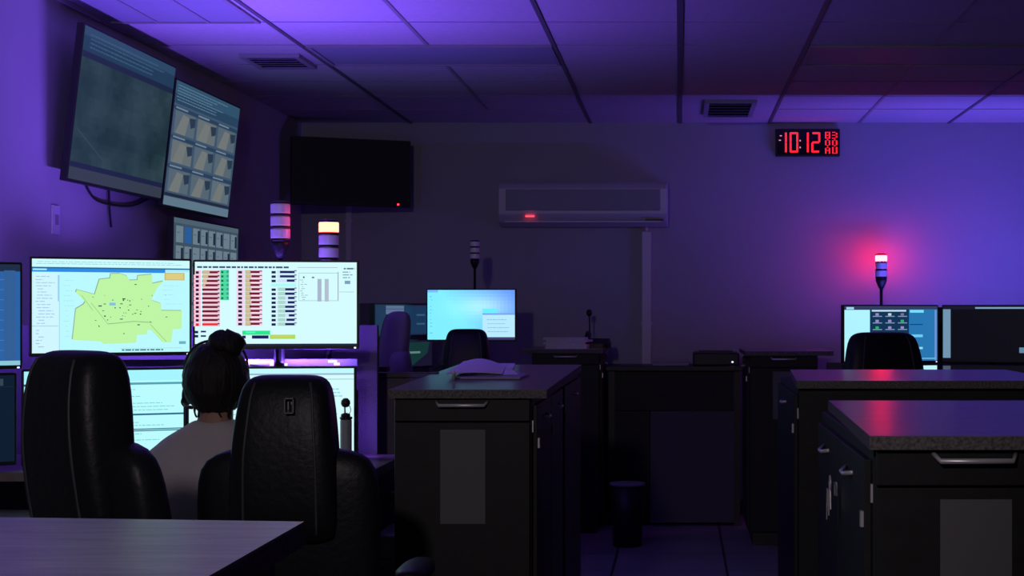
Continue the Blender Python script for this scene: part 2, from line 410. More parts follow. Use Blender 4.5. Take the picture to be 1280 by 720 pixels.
display('monitor', 'dark monitor cut by the left photo edge, under the blue list monitor', 'monitor', (*L1, 0), (*R1, 0), PLAT+.02, Z(466, d0), (12, 28, 48), [(.8, .04, .93, .12, (50, 70, 80)), (0, .13, 1, .135, (20, 45, 70))], group=BX, stand=PLAT, led=False)

# wall screens ------------------------------------------------------
def wall_tv(label, xb0, xb1, d0, d1, zb_, zt_, base, items, lean, off=-2.5):
    c0 = Vector((off, d0, 0)); c1 = Vector((off, d1, 0))
    t = display('wall_screen', label, 'television', c0, c1, 0, (zt_-zb_)/math.cos(lean), base, items, None, 'screens on the left wall', .008, .012, .03, False)
    t.location = (off, (d0+d1)/2, zb_)
    m = Matrix.Rotation(PI/2, 4, 'Z') @ Matrix.Rotation(lean, 4, 'X')
    t.rotation_euler = m.to_euler()
    obj('bracket', bx(-.15, .15, .03, .075, .28, .5), M['black'], t, bevel=.003)
    return t
rn = random.Random(5)
tv1 = [(0, 0, 1, .06, (42, 70, 98)), (0, .06, 1, .16, (30, 58, 82)), (0, .16, 1, .2, (26, 36, 62)), (0, .885, 1, .92, (25, 32, 62)), (0, .92, 1, 1, (50, 58, 72))]
bl = []
for i in range(30):
    for j in range(17):
        n_ = noise.noise(Vector((i*.19, j*.23, 1.3)))+.4*noise.noise(Vector((i*.6, j*.7, 4)))
        c = (int(36+n_*16), int(58+n_*14), int(64+n_*16)); bl.append((i/30, .2+j*.04029, (i+1)/30, .2+(j+1)*.04029, c))
tv1 = bl+tv1+lines(.05, .95, .03, .14, 4, (60, 92, 118), .008, 61, .6)
for k in range(5):
    u = .02+.06*k; v = .66+.035*k; tv1.append(([(u, v), (u+.06, v+.035), (u+.06, v+.042), (u, v+.007)], (50, 72, 88)))
tv2 = [(0, 0, 1, .1, (48, 80, 105)), (0, .1, 1, .18, (38, 66, 92)), (0, .93, 1, 1, (92, 118, 135)), (0, .9, 1, .925, (30, 40, 60))]
tv2 += lines(.02, .98, .02, .16, 6, (92, 125, 148), .007, 71, .5)
for j in range(3):
    v0 = .2+j*.235
    tv2.append((0, v0, 1, v0+.03, (40, 62, 88)))
    for i in range(3):
        u0 = .03+i*.325; bc = rn.choice(((92, 108, 118), (100, 110, 112), (84, 100, 112)))
        tv2.append((u0, v0+.035, u0+.29, v0+.215, bc))
        tv2.append(([(u0+.02, v0+.215), (u0+.11, v0+.05), (u0+.2, v0+.06), (u0+.16, v0+.215)], (112, 118, 116)))
        tv2.append(([(u0+.2, v0+.06), (u0+.29, v0+.05), (u0+.29, v0+.12), (u0+.23, v0+.14)], (40, 56, 74)))
        tv2.append((u0, v0+.005, u0+.17, v0+.018, (110, 130, 145)))
tv3 = [(0, 0, 1, .04, (75, 95, 110))]
for j in range(6):
    for i in range(8):
        u0 = .03+i*.12; v0 = .06+j*.155
        c = (38, 90, 150) if (i == 1 and j in (0, 2)) else (104, 124, 136)
        tv3.append((u0, v0, u0+.1, v0+.13, c))
        if rn.random() < .6 and c[0] > 90: tv3.append((u0+.07, v0+.015, u0+.1, v0+.115, (25, 38, 55)))
        tv3.append((u0+.01, v0+.05, u0+.05, v0+.055, (60, 80, 95)))
lean = math.radians(6.5)
wall_tv('large tilted wall screen with a dark green map, nearest the corner of the ceiling', 0, 0, 6.52, 7.70, 1.915, 2.56, (36, 58, 64), tv1, lean)
wall_tv('large tilted wall screen with a grid of camera pictures, right of the green map screen', 0, 0, 7.72, 8.84, 1.89, 2.51, (60, 82, 104), tv2, lean)
wall_tv('lower wall screen with rows of grey tiles, under the camera picture screen', 0, 0, 7.86, 9.02, 1.20, 1.855, (60, 78, 92), tv3, math.radians(1))
# dead television in the far corner
display('television', 'switched-off black television in the dark far left corner', 'television', (-2.50, 10.30, 0), (X(511, 10.55), 10.62, 0), Z(258, 10.5), Z(174, 10.5), (3, 3, 4), [], thick=.05, led=False, chin=.02)
tvd = [o for o in bpy.data.objects if o.name.startswith('television') and o.type == 'EMPTY'][-1]
wh = (Vector((X(511, 10.55), 10.62, 0))-Vector((-2.50, 10.30, 0))).length
obj('indicator', bx(wh/2-.09, wh/2-.078, -.004, 0, .012, .024), M['redled'], tvd)
obj('bracket', bx(-.12, .12, .07, .39, .15, .3), M['black'], tvd)

# cables under the wall screen
for pts, lb in (([P(112, 236, 6.72)+Vector((-.02, 0, 0)), P(118, 248, 6.75), P(140, 256, 6.9), P(165, 257, 7.0), P(186, 248, 7.15)], 'dark cable looping under the green map wall screen'),
            ([P(136, 244, 6.95), P(137, 262, 6.95), P(139, 284, 6.95)], 'short dark cable hanging straight down under the green map wall screen')):
    pp = [Vector((-2.565, p.y, p.z)) for p in pts]
    f = [-2.565/p.x for p in pts]
    pp = [Vector((-2.568, (-2.568)*F/((p.x*F/p.y)), CZ+(p.z-CZ)*(-2.568/p.x))) for p in pts]
    pp[0].z += .03
    tag(obj('cable', tube(spline(pp, 6), .005, 6), M['black'], smooth=True), lb, 'cable')
wp = thing('wall_plate', 'small pale cable plate on the purple wall below the map screen', 'wall plate', (XL, 6.6, 1.76))
obj('plate', bx(0, .008, -.04, .04, -.06, .06), M['white'], wp, bevel=.002)
obj('grommet', bx(.008, .012, -.015, .015, -.02, .02), M['grey'], wp)

# ---------------------------------------------------------------- clock
cx0, cx1 = X(969, 10.9), X(1049, 10.9); cz0, cz1 = Z(196, 10.9), Z(162, 10.9)
ck = thing('digital_clock', 'black wall clock with red glowing digits reading 10 12', 'clock', ((cx0+cx1)/2, YB, cz0))
cw = cx1-cx0; ch = cz1-cz0
obj('housing', bx(-cw/2, cw/2, -.05, 0, 0, ch), M['black'], ck, bevel=.004)
obj('face', bx(-cw/2+.008, cw/2-.008, -.052, -.05, .008, ch-.008), M['gloss'], ck)
SEG = {'0': 'abcdef', '1': 'bc', '2': 'abged', 'l': 'ef'}
def digit(chx, u, wd, v0=.024, v1=None, th=.0125):
    v1 = v1 or ch-.024; bm = bmesh.new(); y0, y1 = -.0545, -.052; x0 = -cw/2+u; x1 = x0+wd; zm = (v0+v1)/2; t = th; g_ = .002
    R = dict(a=(x0+t*.6, x1-t*.6, v1-t, v1), d=(x0+t*.6, x1-t*.6, v0, v0+t), g=(x0+t*.6, x1-t*.6, zm-t/2, zm+t/2),
             f=(x0, x0+t, zm+g_, v1-g_), e=(x0, x0+t, v0+g_, zm-g_), b=(x1-t, x1, zm+g_, v1-g_), c=(x1-t, x1, v0+g_, zm-g_))
    for s in SEG[chx]: a = R[s]; box(bm, a[0], a[1], y0, y1, a[2], a[3])
    obj('digit', bm, M['digit'], ck)
digit('l', .063, .03); digit('0', .095, .058)
digit('l', .212, .03); digit('2', .242, .06)
FONT = {'8': ['111', '101', '101', '111', '101', '101', '111'], '3': ['110', '001', '001', '110', '001', '001', '110'], '0': ['010', '101', '101', '101', '101', '101', '010'],
        'A': ['010', '101', '101', '111', '101', '101', '101'], 'U': ['101', '101', '101', '101', '101', '101', '111']}
for r_, txt in enumerate(('83', '00', 'AU')):
    for c_, chx in enumerate(txt):
        bm = bmesh.new(); p_ = .0066
        for j, ln in enumerate(FONT[chx]):
            for i, b_ in enumerate(ln):
                if b_ == '1':
                    x0 = -cw/2+.335+c_*.048+i*.0125; z0 = ch-.022-r_*.051-j*p_
                    box(bm, x0, x0+.0095, -.0545, -.052, z0-.0052, z0)
        obj('digit', bm, M['digit'], ck)
for u, z in ((.028, .045), (.022, .075)): obj('indicator', bx(-cw/2+u, -cw/2+u+.014, -.054, -.052, ch-z-.006, ch-z), M['dimdigit'], ck)
for z in (.076, .122): obj('colon_dot', bx(-cw/2+.162, -cw/2+.170, -.054, -.052, ch-z-.01, ch-z), M['dimdigit'], ck)

# ---------------------------------------------------------------- air conditioner
ax0, ax1, az0, az1 = X(624, 10.8), X(835, 10.8), Z(283, 10.8), Z(228, 10.8)
ac = thing('air_conditioner', 'long pale air conditioner mounted on the back wall', 'air conditioner', ((ax0+ax1)/2, YB, az0))
aw, ah = ax1-ax0, az1-az0
prof = [(0, 0), (-.10, 0), (-.17, .025), (-.2, .07), (-.205, ah-.05), (-.19, ah-.015), (-.16, ah), (0, ah)]
bm = bmesh.new(); a = [bm.verts.new((-aw/2, y, z)) for y, z in prof]; b = [bm.verts.new((aw/2, y, z)) for y, z in prof]
bm.faces.new(a); bm.faces.new(b[::-1])
for i in range(len(prof)): bm.faces.new((a[i], b[i], b[(i+1) % len(prof)], a[(i+1) % len(prof)]))
obj('housing', bm, M['cream'], ac, bevel=.012)
obj('intake_grille', bx(-aw/2+.055, aw/2-.05, -.209, -.2, .1, ah-.055), M['grey'], ac, bevel=.006)
obj('outlet_flap', bx(-aw/2+.05, aw/2-.05, -.196, -.175, .022, .032), M['white'], ac)
obj('outlet_slot', bx(aw/2-.15, aw/2-.03, -.204, -.19, .034, .044), M['black'], ac)
obj('indicator', bx(X(657, 10.7)-(ax0+ax1)/2, X(668, 10.7)-(ax0+ax1)/2, -.21, -.2, .058, .066), M['redled'], ac)
for x_, w_, z_, lb in ((808, .032, az0-.03, 'pale vertical conduit running down the back wall from the air conditioner'), (435, .018, Z(255, 10.85), 'thin vertical conduit on the back wall behind the lit red signal tower')):
    xc = X(x_, 10.85); c_ = thing('conduit', lb, 'conduit', (xc, YB, .1))
    obj('channel', bx(-w_, w_, -.04, 0, 0, z_-.1), M['white'], c_, bevel=.004)
    for k in range(3): obj('clip', bx(-w_-.006, w_+.006, -.043, 0, .5+.7*k-.01 if .5+.7*k < z_-.2 else .3, .52+.7*k-.01 if .5+.7*k < z_-.2 else .32), M['white'], c_)
    if x_ == 808: obj('pipe', tube([(0, -.025, z_-.1), (0, -.025, z_-.065)], .012, 10), M['white'], c_, smooth=True)

# ---------------------------------------------------------------- cabinets and worktops
TZ = 1.15
def cabinet(label, x0, x1, y0, y1, aisle, drawer=True, group='dark storage cabinets along the aisle'):
    """aisle = +1 when the aisle is on its right"""
    c = (x0+x1)/2; w_ = x1-x0; t = thing('cabinet', label, 'cabinet', (c, y0, 0), 0, group)
    d_ = y1-y0
    obj('body', bx(-w_/2, w_/2, .02, d_, .08, TZ-.025), M['dark'], t, bevel=.002)
    obj('plinth', bx(-w_/2+.02, w_/2-.02, .05, d_-.03, 0, .08), M['black'], t)
    if drawer:
        dr = obj('drawer', bx(-w_/2+.004, w_/2-.004, 0, .02, 1.055, TZ-.029), M['dark'], t, bevel=.002)
        z = 1.107; hb = bmesh.new(); tube([(-.077, .0, z+.008), (-.067, -.022, z-.004), (.067, -.022, z-.004), (.077, .0, z+.008)], .0055, 8, hb)
        obj('handle', hb, M['chrome'], dr, smooth=True)
        do = obj('door', bx(-w_/2+.004, w_/2-.004, 0, .02, .09, 1.051), M['dark'], t, bevel=.002)
        obj('plate', bx(-.065, .069, -.003, 0, .75, 1.03), M['plate'], do)
    s = aisle
    xs = s*w_/2
    obj('edge_catch', bx(min(xs, xs+s*.004), max(xs, xs+s*.004), .03, .038, 1.02, 1.055), M['chrome'], t)
    n = max(1, round((d_)/.7))
    for k in range(n):
        a = .05+(d_-.08)*k/n; b = .05+(d_-.08)*(k+1)/n-.012
        dd = obj('side_door', bx(min(xs, xs+s*.014), max(xs, xs+s*.014), a, b, .1, TZ-.05), M['dark'], t, bevel=.002)
        yy = (a+b)/2
        obj('handle', tube([(xs+s*.014, yy-.05, 1.055), (xs+s*.03, yy-.02, 1.05), (xs+s*.03, yy+.03, 1.05), (xs+s*.014, yy+.06, 1.058)], .0045, 8), M['chrome'], dd, smooth=True)
        obj('hinge', bx(min(xs+s*.014, xs+s*.02), max(xs+s*.014, xs+s*.02), a+.01, a+.03, .97, 1.0), M['chrome'], dd)
    return t
def worktop(label, pts, th=.026, z=TZ):
    t = thing('worktop', label, 'worktop', (0, 0, 0), 0, 'grey laminate worktops')
    cx = sum(p[0] for p in pts)/len(pts); cy = sum(p[1] for p in pts)/len(pts); t.location = (cx, cy, z-th)
    lp = [(p[0]-cx, p[1]-cy) for p in pts]
    obj('edge_band', prism(lp, 0, th-.002), M['edge'], t)
    ins = [(p[0]*.999, p[1]*.999) for p in lp]
    obj('surface', prism(ins, th-.002, th), M['top'], t)
    return t
cabinet('dark cabinet under the grey worktop nearest the camera at lower left', -1.02, -.43, .7, 1.70, 1)
cabinet('dark cabinet with bar handle and grey plate in the middle, papers above it', -.853, -.443, 4.76, 5.9, 1)
cabinet('dark cabinet joined behind the middle papers cabinet', -.853, -.443, 5.91, 6.95, 1, False)
cabinet('dark cabinet with bar handle and grey plate at lower right, nearest on the right', .364, .738, 2.99, 4.10, -1)
cabinet('second dark cabinet at the right edge of the photo beside the nearest right cabinet', .765, 1.14, 2.99, 4.10, -1)
cabinet('dark cabinet behind the nearest right one, red glow on its top', .40, 1.25, 5.37, 6.35, -1, False)
cabinet('small distant dark cabinet left of the aisle under the paper stack', -.92, -.50, 9.93, 10.7, 1)
cabinet('small distant dark cabinet right of the aisle against the back wall', .41, .81, 9.40, 10.2, -1)
worktop('worn grey wood-look worktop filling the lower left corner of the photo', [(-1.75, .6), (-.405, .6), (-.412, 1.757), (-1.75, 1.90)])
worktop('worktop in the middle of the photo with papers lying on it', [(-.865, 4.74), (-.395, 4.74), (-.43, 7.0), (-.97, 7.0)])
worktop('red-reflecting worktop at the right edge, nearest the camera on that side', [(.352, 2.97), (1.2, 2.97), (1.2, 4.16), (.385, 4.16)])
worktop('narrow red-tinted worktop behind the nearest right worktop, in front of the distant chair', [(.39, 5.35), (1.3, 5.35), (1.3, 6.4), (.44, 6.4)])
worktop('small distant worktop carrying the stack of white paper', [(-.98, 9.9), (-.48, 9.9), (-.48, 10.75), (-.98, 10.75)])
worktop('small distant dark worktop against the back wall right of the aisle', [(.38, 9.37), (.9, 9.37), (.9, 10.25), (.38, 10.25)])
# keys hanging on the nearest right cabinet
ky = thing('key_ring', 'shiny bunch of keys hanging on the side of the nearest right cabinet', 'keys', (.33, 3.52, 1.02))
bm = bmesh.new(); rg = [(0, .016*math.cos(2*PI*k/16), -.016+.016*math.sin(2*PI*k/16)) for k in range(17)]
obj('ring', tube(rg, .0018, 6), M['chrome'], ky, smooth=True)
for k in range(3):
    b2 = bx(-.001, .001, -.008, .008, -.055-.012*k, -.03); 
    for a in range(3): box(b2, -.001, .001, -.005+.002*a, .001+.002*a, -.075-.012*k+.004*a, -.055-.012*k)
    bmesh.ops.rotate(b2, verts=b2.verts, cent=(0, 0, -.03), matrix=Matrix.Rotation(.25*(k-1), 3, 'X'))
    bmesh.ops.translate(b2, verts=b2.verts, vec=(-.003*k, 0, 0))
    obj('key', b2, M['chrome'], ky)

# back wall low counter and equipment
c_ = thing('counter', 'low black counter against the back wall at the end of the aisle', 'counter', (X(838, 10.3), 10.3, 0))
obj('top', bx(-.42, .48, 0, .55, 1.0, 1.03), M['black'], c_, bevel=.003)
obj('modesty_panel', bx(-.13, .41, .03, .05, .02, .74), M['fabric'], c_); obj('drawer_band', bx(-.36, .41, .03, .3, .745, .995), M['dark'], c_); obj('cupboard', bx(-.36, -.135, .03, .5, .02, .74), M['dark'], c_)
for s in (-.38, .43): obj('side_panel', bx(s-.02, s+.02, .03, .53, 0, 1.0), M['black'], c_)
pr_ = thing('printer', 'black printer on the low counter at the end of the aisle', 'printer', (X(895, 10.45), 10.4, 1.03))
obj('body', bx(-.15, .15, 0, .35, 0, .085), M['black'], pr_, bevel=.01); obj('paper_tray', bx(-.11, .11, .08, .3, .085, .095), M['black'], pr_)
obj('indicator', bx(.1, .112, -.003, 0, .02, .03), M['dot'], pr_)
tr = thing('document_tray', 'flat grey document tray beside the black printer', 'tray', (X(842, 10.4), 10.4, 1.03))
obj('tray', bx(-.14, .1, 0, .3, 0, .02), M['grey'], tr, bevel=.004); obj('lip', bx(-.14, .1, .285, .3, .02, .04), M['grey'], tr)
bn = thing('waste_bin', 'small black waste bin with a pale rim on the floor beside the aisle', 'bin', (X(783, 9.3), 9.45, 0))
obj('body', lathe([(.085, 0), (.1, .36), (.095, .36), (.08, .01)], 24), M['black'], bn, smooth=True)
obj('rim', lathe([(.1, .355), (.106, .36), (.106, .372), (.096, .372)], 24), M['grey'], bn, smooth=True)

# papers in the middle ------------------------------------------------------
def sheet(name, label, pts, zfun, m, th=.0012, nx=12, group=None, cat='paper'):
    """pts = 4 corners (x,y)"""
    bm = bmesh.new(); G = []
    A, B, C_, D = [Vector(p) for p in pts]
    for side in (0, 1):
        g_ = []
        for i in range(nx+1):
            r = []
            for j in range(5):
                u, v = i/nx, j/4; p = (A*(1-u)+B*u)*(1-v)+(D*(1-u)+C_*u)*v
                r.append(bm.verts.new((p.x, p.y, TZ+zfun(u, v)+th*side)))
            g_.append(r)
        G.append(g_)
    for s in (0, 1):
        for i in range(nx):
            for j in range(4): bm.faces.new((G[s][i][j], G[s][i+1][j], G[s][i+1][j+1], G[s][i][j+1]))
    for i in range(nx):
        for j in (0, 4): bm.faces.new((G[0][i][j], G[0][i+1][j], G[1][i+1][j], G[1][i][j]))
    for j in range(4):
        for i in (0, nx): bm.faces.new((G[0][i][j], G[0][i][j+1], G[1][i][j+1], G[1][i][j]))
    return tag(obj(name, bm, m, smooth=False), label, cat, group)
def xy(x, y): d = (CZ-TZ)*F/(y-CY); return (X(x, d), d)
sheet('clipboard', 'purple-grey clipboard lying flat on the middle worktop, its corner pointing right', [xy(570, 474.5), xy(650, 474.5), xy(660, 470), xy(590, 461)], lambda u, v: .002, M['folder'], .006, cat='clipboard')
sheet('paper', 'white sheet lying over the clipboard on the middle worktop', [xy(585, 472.5), xy(648, 471.5), xy(640, 464), xy(588, 463)], lambda u, v: .009, M['paper'], group='papers on the middle worktop')
sheet('booklet', 'open curled booklet with its left edge propped up on the middle worktop', [xy(558, 474), xy(628, 472), xy(632, 462), xy(580, 460)], lambda u, v: .012+.026*math.sin(min(1, (1-u)*1.05)*PI*.8)**1.2*(.3+.7*v), M['paper'], .003, cat='booklet')
sheet('paper', 'bluish sheet at the back of the papers on the middle worktop', [xy(575, 462), xy(642, 462), xy(644, 455.5), xy(585, 455.5)], lambda u, v: .004, M['paper'], group='papers on the middle worktop')
d_ = xy(566, 476)[1]; mk = thing('marker_pen', 'short grey marker standing upright before the booklet', 'pen', (X(567, d_), d_, TZ))
obj('barrel', lathe([(.006, 0), (.006, .018), (.005, .02)], 12), M['grey'], mk, smooth=True); obj('cap', lathe([(.0065, .02), (.0065, .03), (.004, .033)], 12), M['white'], mk, smooth=True)

# paper stack + phone + gooseneck microphone on the distant cabinet
r_ = random.Random(3)
for k in range(5):
    b2 = bx(-.13, .13, 0, .2, 0, .0135); bmesh.ops.rotate(b2, verts=b2.verts, cent=(0, .1, 0), matrix=Matrix.Rotation(r_.uniform(-.12, .12), 3, 'Z'))
    bmesh.ops.translate(b2, verts=b2.verts, vec=(X(708, 10.0)+r_.uniform(-.02, .02), 10.0, TZ+.014*k))
    tag(obj('paper_bundle', b2, M['paper']), ('bottom', 'second lowest', 'middle', 'second highest', 'topmost')[k]+' bundle of the white paper stack on the distant left cabinet', 'paper', 'stacked paper bundles')
ph = thing('desk_phone', 'black desk phone right of the distant paper stack', 'phone', (X(746, 10.2), 10.15, TZ))
bm = ring_loft([sring(0, .09, .1, .1), sring(.03, .09, .1, .1), sring(.06, .08, .06, .13)]); obj('base', bm, M['black'], ph)
obj('handset', tube(spline([(-.06, .05, .06), (-.06, .08, .085), (-.06, .14, .095), (-.06, .18, .075)], 5), [.018]*5+[.011]*6+[.018]*5, 10), M['black'], ph, smooth=True)
gm = thing('gooseneck_microphone', 'thin gooseneck microphone sticking up behind the distant phone', 'microphone', (X(736, 10.45), 10.5, TZ))
obj('base', lathe([(.04, 0), (.04, .015), (.02, .03)], 20), M['black'], gm, smooth=True)
obj('neck', tube(spline([(0, 0, .02), (.003, 0, .1), (0, 0, .21)], 6), .005, 8), M['black'], gm, smooth=True)
obj('head', lathe([(.004, .2), (.016, .21), (.02, .228), (.014, .243), (.003, .248)], 16), M['black'], gm, smooth=True)

# ---------------------------------------------------------------- near console desk
ds = thing('console_desk', 'grey two-level console desk under the bright near monitors', 'desk', (-1.7, 4.9, 0))
obj('keyboard_surface', bx(-.85, .72, -.32, .12, .73, .76), M['top'], ds, bevel=.003)
obj('monitor_platform', bx(-.85, .72, .14, .78, PLAT-.03, PLAT), M['top'], ds, bevel=.003)
obj('rear_panel', bx(-.85, .621, .80, .83, .05, 1.333), M['fabric'], ds)
for x_ in (-.8, .1, .66): obj('leg', bx(x_-.03, x_+.03, .2, .7, 0, PLAT-.03), M['black'], ds, bevel=.003)
for x_ in (-.6, .5): obj('strut', bx(x_-.02, x_+.02, .08, .18, .70, PLAT-.03), M['black'], ds)
obj('side_leg', bx(-.84, -.8, -.3, .1, 0, .73), M['black'], ds); obj('side_leg', bx(.66, .7, -.3, .1, 0, .73), M['black'], ds)
kb = thing('keyboard', 'black keyboard on the near console in front of the seated woman', 'keyboard', (-1.42, 4.82, .76))
bm = bx(-.21, .21, -.065, .065, 0, .014)
for i in range(14):
    for j in range(5): box(bm, -.2+.0286*i, -.2+.0286*i+.024, -.058+.024*j, -.058+.024*j+.02, .014, .02)
obj('keys', bm, M['black'], kb)
# partition panels to the right of the console
pa = thing('partition_panel', 'purple-lit fabric panel with dark cap left of the middle cabinet', 'partition', (X(492, 5.95), 5.95, 0), 0, 'fabric partition panels')
hw = (X(545, 5.95)-X(440, 5.95))/2
obj('fabric', bx(-hw, hw, 0, .05, .05, 1.135), M['fabric'], pa); obj('cap', bx(-hw-.005, hw+.005, -.008, .058, 1.135, 1.155), M['black'], pa, bevel=.003)
obj('foot', bx(-hw, hw, -.02, .07, 0, .05), M['black'], pa)
lc = thing('side_table', 'small low grey table between the right-hand black chair and the fabric panel', 'table', (X(474, 5.6), 5.4, 0))
obj('tabletop', prism([(-.12, .0), (.09, .28), (-.12, .28)], .72, .745), M['top'], lc); obj('leg', bx(-.1, -.05, .2, .25, 0, .72), M['black'], lc)
pc_ = thing('partition_panel', 'tall dark panel behind the purple-lit chair', 'partition', (X(490, 9.95), 10.12, 0), 0, 'fabric partition panels')
obj('fabric', bx(-.3, .2, 0, .04, .03, Z(379, 10.12)), M['fabric'], pc_); obj('foot', bx(-.3, .2, -.03, .07, 0, .03), M['black'], pc_)
# computer under the desk at the bottom
pcw = thing('computer_tower', 'computer with purple-lit front low beside the middle cabinet', 'computer', (X(478, 5.3), 5.3, 0))
obj('case', bx(-.055, .045, 0, .3, .25, .64), M['white'], pcw, bevel=.006); obj('shelf', bx(-.16, .06, -.03, .32, .23, .25), M['grey'], pcw)
obj('base', bx(-.04, .04, .02, .28, 0, .23), M['black'], pcw)
obj('drive_slot', bx(-.04, .03, -.003, 0, .56, .565), M['black'], pcw); obj('button', lathe([(.008, 0), (.008, .004)], 12, (0, 0, 0)), M['black'], pcw).location = (0, -.002, .53)
obj('light_strip', bx(-.10, -.062, -.004, .0, .615, .622), M['pur'], pcw)

# canister + gadget on the platform
cn = thing('canister', 'grey canister before the lower white monitor', 'canister', (X(432.5, 5.28), 5.28, PLAT))
zc_ = Z(521, 5.28)-PLAT
obj('body', lathe([(.018, 0), (.019, .01), (.019, zc_-.012), (.017, zc_-.008)], 20), M['grey'], cn, smooth=True)
obj('lid', lathe([(.020, zc_-.008), (.021, zc_-.004), (.020, zc_), (.004, zc_+.001)], 20), M['gloss'], cn, smooth=True)
gd = thing('desk_microphone', 'small round-headed black microphone standing on the grey canister', 'microphone', (X(432, 5.28), 5.28, PLAT+zc_+.001))
obj('foot', lathe([(.016, 0), (.015, .008), (.005, .012)], 16), M['black'], gd, smooth=True)
obj('stem', tube([(-.002, 0, .008), (-.003, 0, .035)], .003, 8), M['chrome'], gd, smooth=True)
obj('cable', tube(spline([(.01, 0, .006), (.017, 0, .02), (.013, 0, .036)], 5), .0012, 6), M['black'], gd, smooth=True)
obj('head', lathe([(.003, .03), (.011, .033), (.0155, .042), (.0145, .052), (.007, .06), (.001, .061)], 18), M['black'], gd, smooth=True)

# ---------------------------------------------------------------- LED light strips
def led_strip(label, p0, p1, m, power, color, aim, pieces, hood=None, spread=180):
    p0, p1 = Vector(p0), Vector(p1); v = p1-p0; L = v.length; rz = math.atan2(v.y, v.x)
    t = thing('light_strip', label, 'light strip', (p0+p1)/2, rz, 'coloured light strips behind the monitors')
    obj('channel', bx(-L/2, L/2, 0, .012, -.012, .012), M['grey'], t)
    for a, b, dz in pieces:
        obj('emitter', bx(-L/2+L*a, -L/2+L*b, -.003, 0, -.004+dz, .004+dz), m, t)
    area_light('strip_light', (0, .016, 0), aim, L*.96, .016, power, color, t, spread)
    if hood:
        a, b = hood
        obj('hood', bx(-L/2-.1, L/2+.1, a, a+.006, -1.14, b), M['black'], t); obj('hood_shelf', bx(-L/2-.1, L/2+.1, a+.006, .05, -.02, -.012), M['black'], t)
    return t
zl = Z(452.5, 5.6)
led_strip('purple light strip glowing in the gap between the upper and lower near monitors', (-2.1, 5.44, zl), (-1.12, 5.55, zl), M['pur'], P_NEAR, PURPLE, (.1, .42, 1),
          [(.47, .54, 0), (.57, .63, -.004), (.66, .72, .004), (.70, .76, -.006), (.90, .93, .004), (.92, .94, -.005)])
led_strip('purple light strip on the far monitors at the left edge of the photo', (-2.5, 5.0, 1.40), (-2.24, 5.2, 1.40), M['pur'], P_NEAR*1.0, PURPLE, (-.1, 1, .25), [])
vs = thing('light_strip', 'short upright purple light strip added behind the lower white monitor to light the fabric panel', 'light strip', (-1.125, 5.535, 1.0), 0, 'coloured light strips behind the monitors')
obj('channel', bx(-.01, .01, 0, .01, -.11, .11), M['grey'], vs); obj('emitter', bx(-.005, .005, .01, .012, -.1, .1), M['pur'], vs)
area_light('strip_light', (0, .016, 0), (.55, .8, .1), .01, .2, P_NEAR*.05, PURPLE, vs)  # extra hidden light, added to brighten the fabric panel
led_strip('hidden purple light strip on top of the partition behind the near console', (-2.15, 6.72, 1.165), (-1.55, 6.72, 1.165), M['pur'], P_LEFT, PURPLE, (.1, 0, 1), [], spread=126)
pd_ = thing('partition_panel', 'fabric panel behind the near console, carrying a purple light strip', 'partition', (-1.78, 6.7, 0), 0, 'fabric partition panels')
obj('fabric', bx(-.55, .55, 0, .05, .05, 1.13), M['fabric'], pd_); obj('cap', bx(-.555, .555, -.008, .058, 1.13, 1.15), M['black'], pd_); obj('foot', bx(-.55, .55, -.03, .08, 0, .05), M['black'], pd_)

# ---------------------------------------------------------------- signal towers
def tower(label, xc, zt_, y, sc, zbase, lit=False, power=1.0, red=False):
    t = thing('signal_tower', label, 'signal light', (xc, y, zbase), 0, 'three-segment signal towers')
    H = zt_-zbase; r = .034*sc; sh_ = .034*sc; gp = .010*sc; z = H
    obj('cap', lathe([(r, z-.006*sc), (r, z), (r*.6, z+.004*sc)], 24), M['black'], t, smooth=True)
    z -= .006*sc
    for k in range(3):
        on = lit and k == 0
        sgm = obj('lens', lathe([(r*.96, z-sh_), (r, z-sh_*.9), (r, z-sh_*.1), (r*.96, z)], 28), M['redlens'] if on else M['lensw'], t)
        z -= sh_
        obj('ring', lathe([(r*.92, z-gp), (r*.98, z-gp), (r*.98, z), (r*.92, z)], 24), M['black'], t, smooth=True); z -= gp
    obj('base', lathe([(.012*sc, z-.06*sc), (r*.6, z-.045*sc), (r*.95, z-.015*sc), (r*.95, z)], 24), M['black'], t, smooth=True); z -= .06*sc
    obj('pole', tube([(0, 0, z+.01), (0, 0, 0.012)], .009*sc, 10), M['black'], t, smooth=True)
    obj('foot', lathe([(.04, 0), (.04, .008), (.015, .014)], 20), M['black'], t, smooth=True)
    return t
tower('unlit signal tower with pink-lit segments above the status board monitor', X(350.5, 5.65), Z(253, 5.65), 5.65, 1.0, PLAT)
tower('signal tower with glowing red top above the status board monitor', X(411, 5.65), Z(276, 5.65), 5.65, 1.02, PLAT, True)
tower('dark distant signal tower behind the cyan monitor', X(593.5, 9.85), Z(301, 9.85), 9.85, .86, .9)
tower('signal tower with glowing red top beside the violet-lit back wall', X(1101.5, 10.68), Z(318, 10.68), 10.68, 1.16, 0)
for o in list(bpy.data.objects):
    if o.name.startswith('signal_tower') and 'violet' in o['label']:
        for ch_ in [k for k in bpy.data.objects if k.parent == o and k.name.startswith('lens')][:1]: ch_.data.materials[0] = M['redhot']

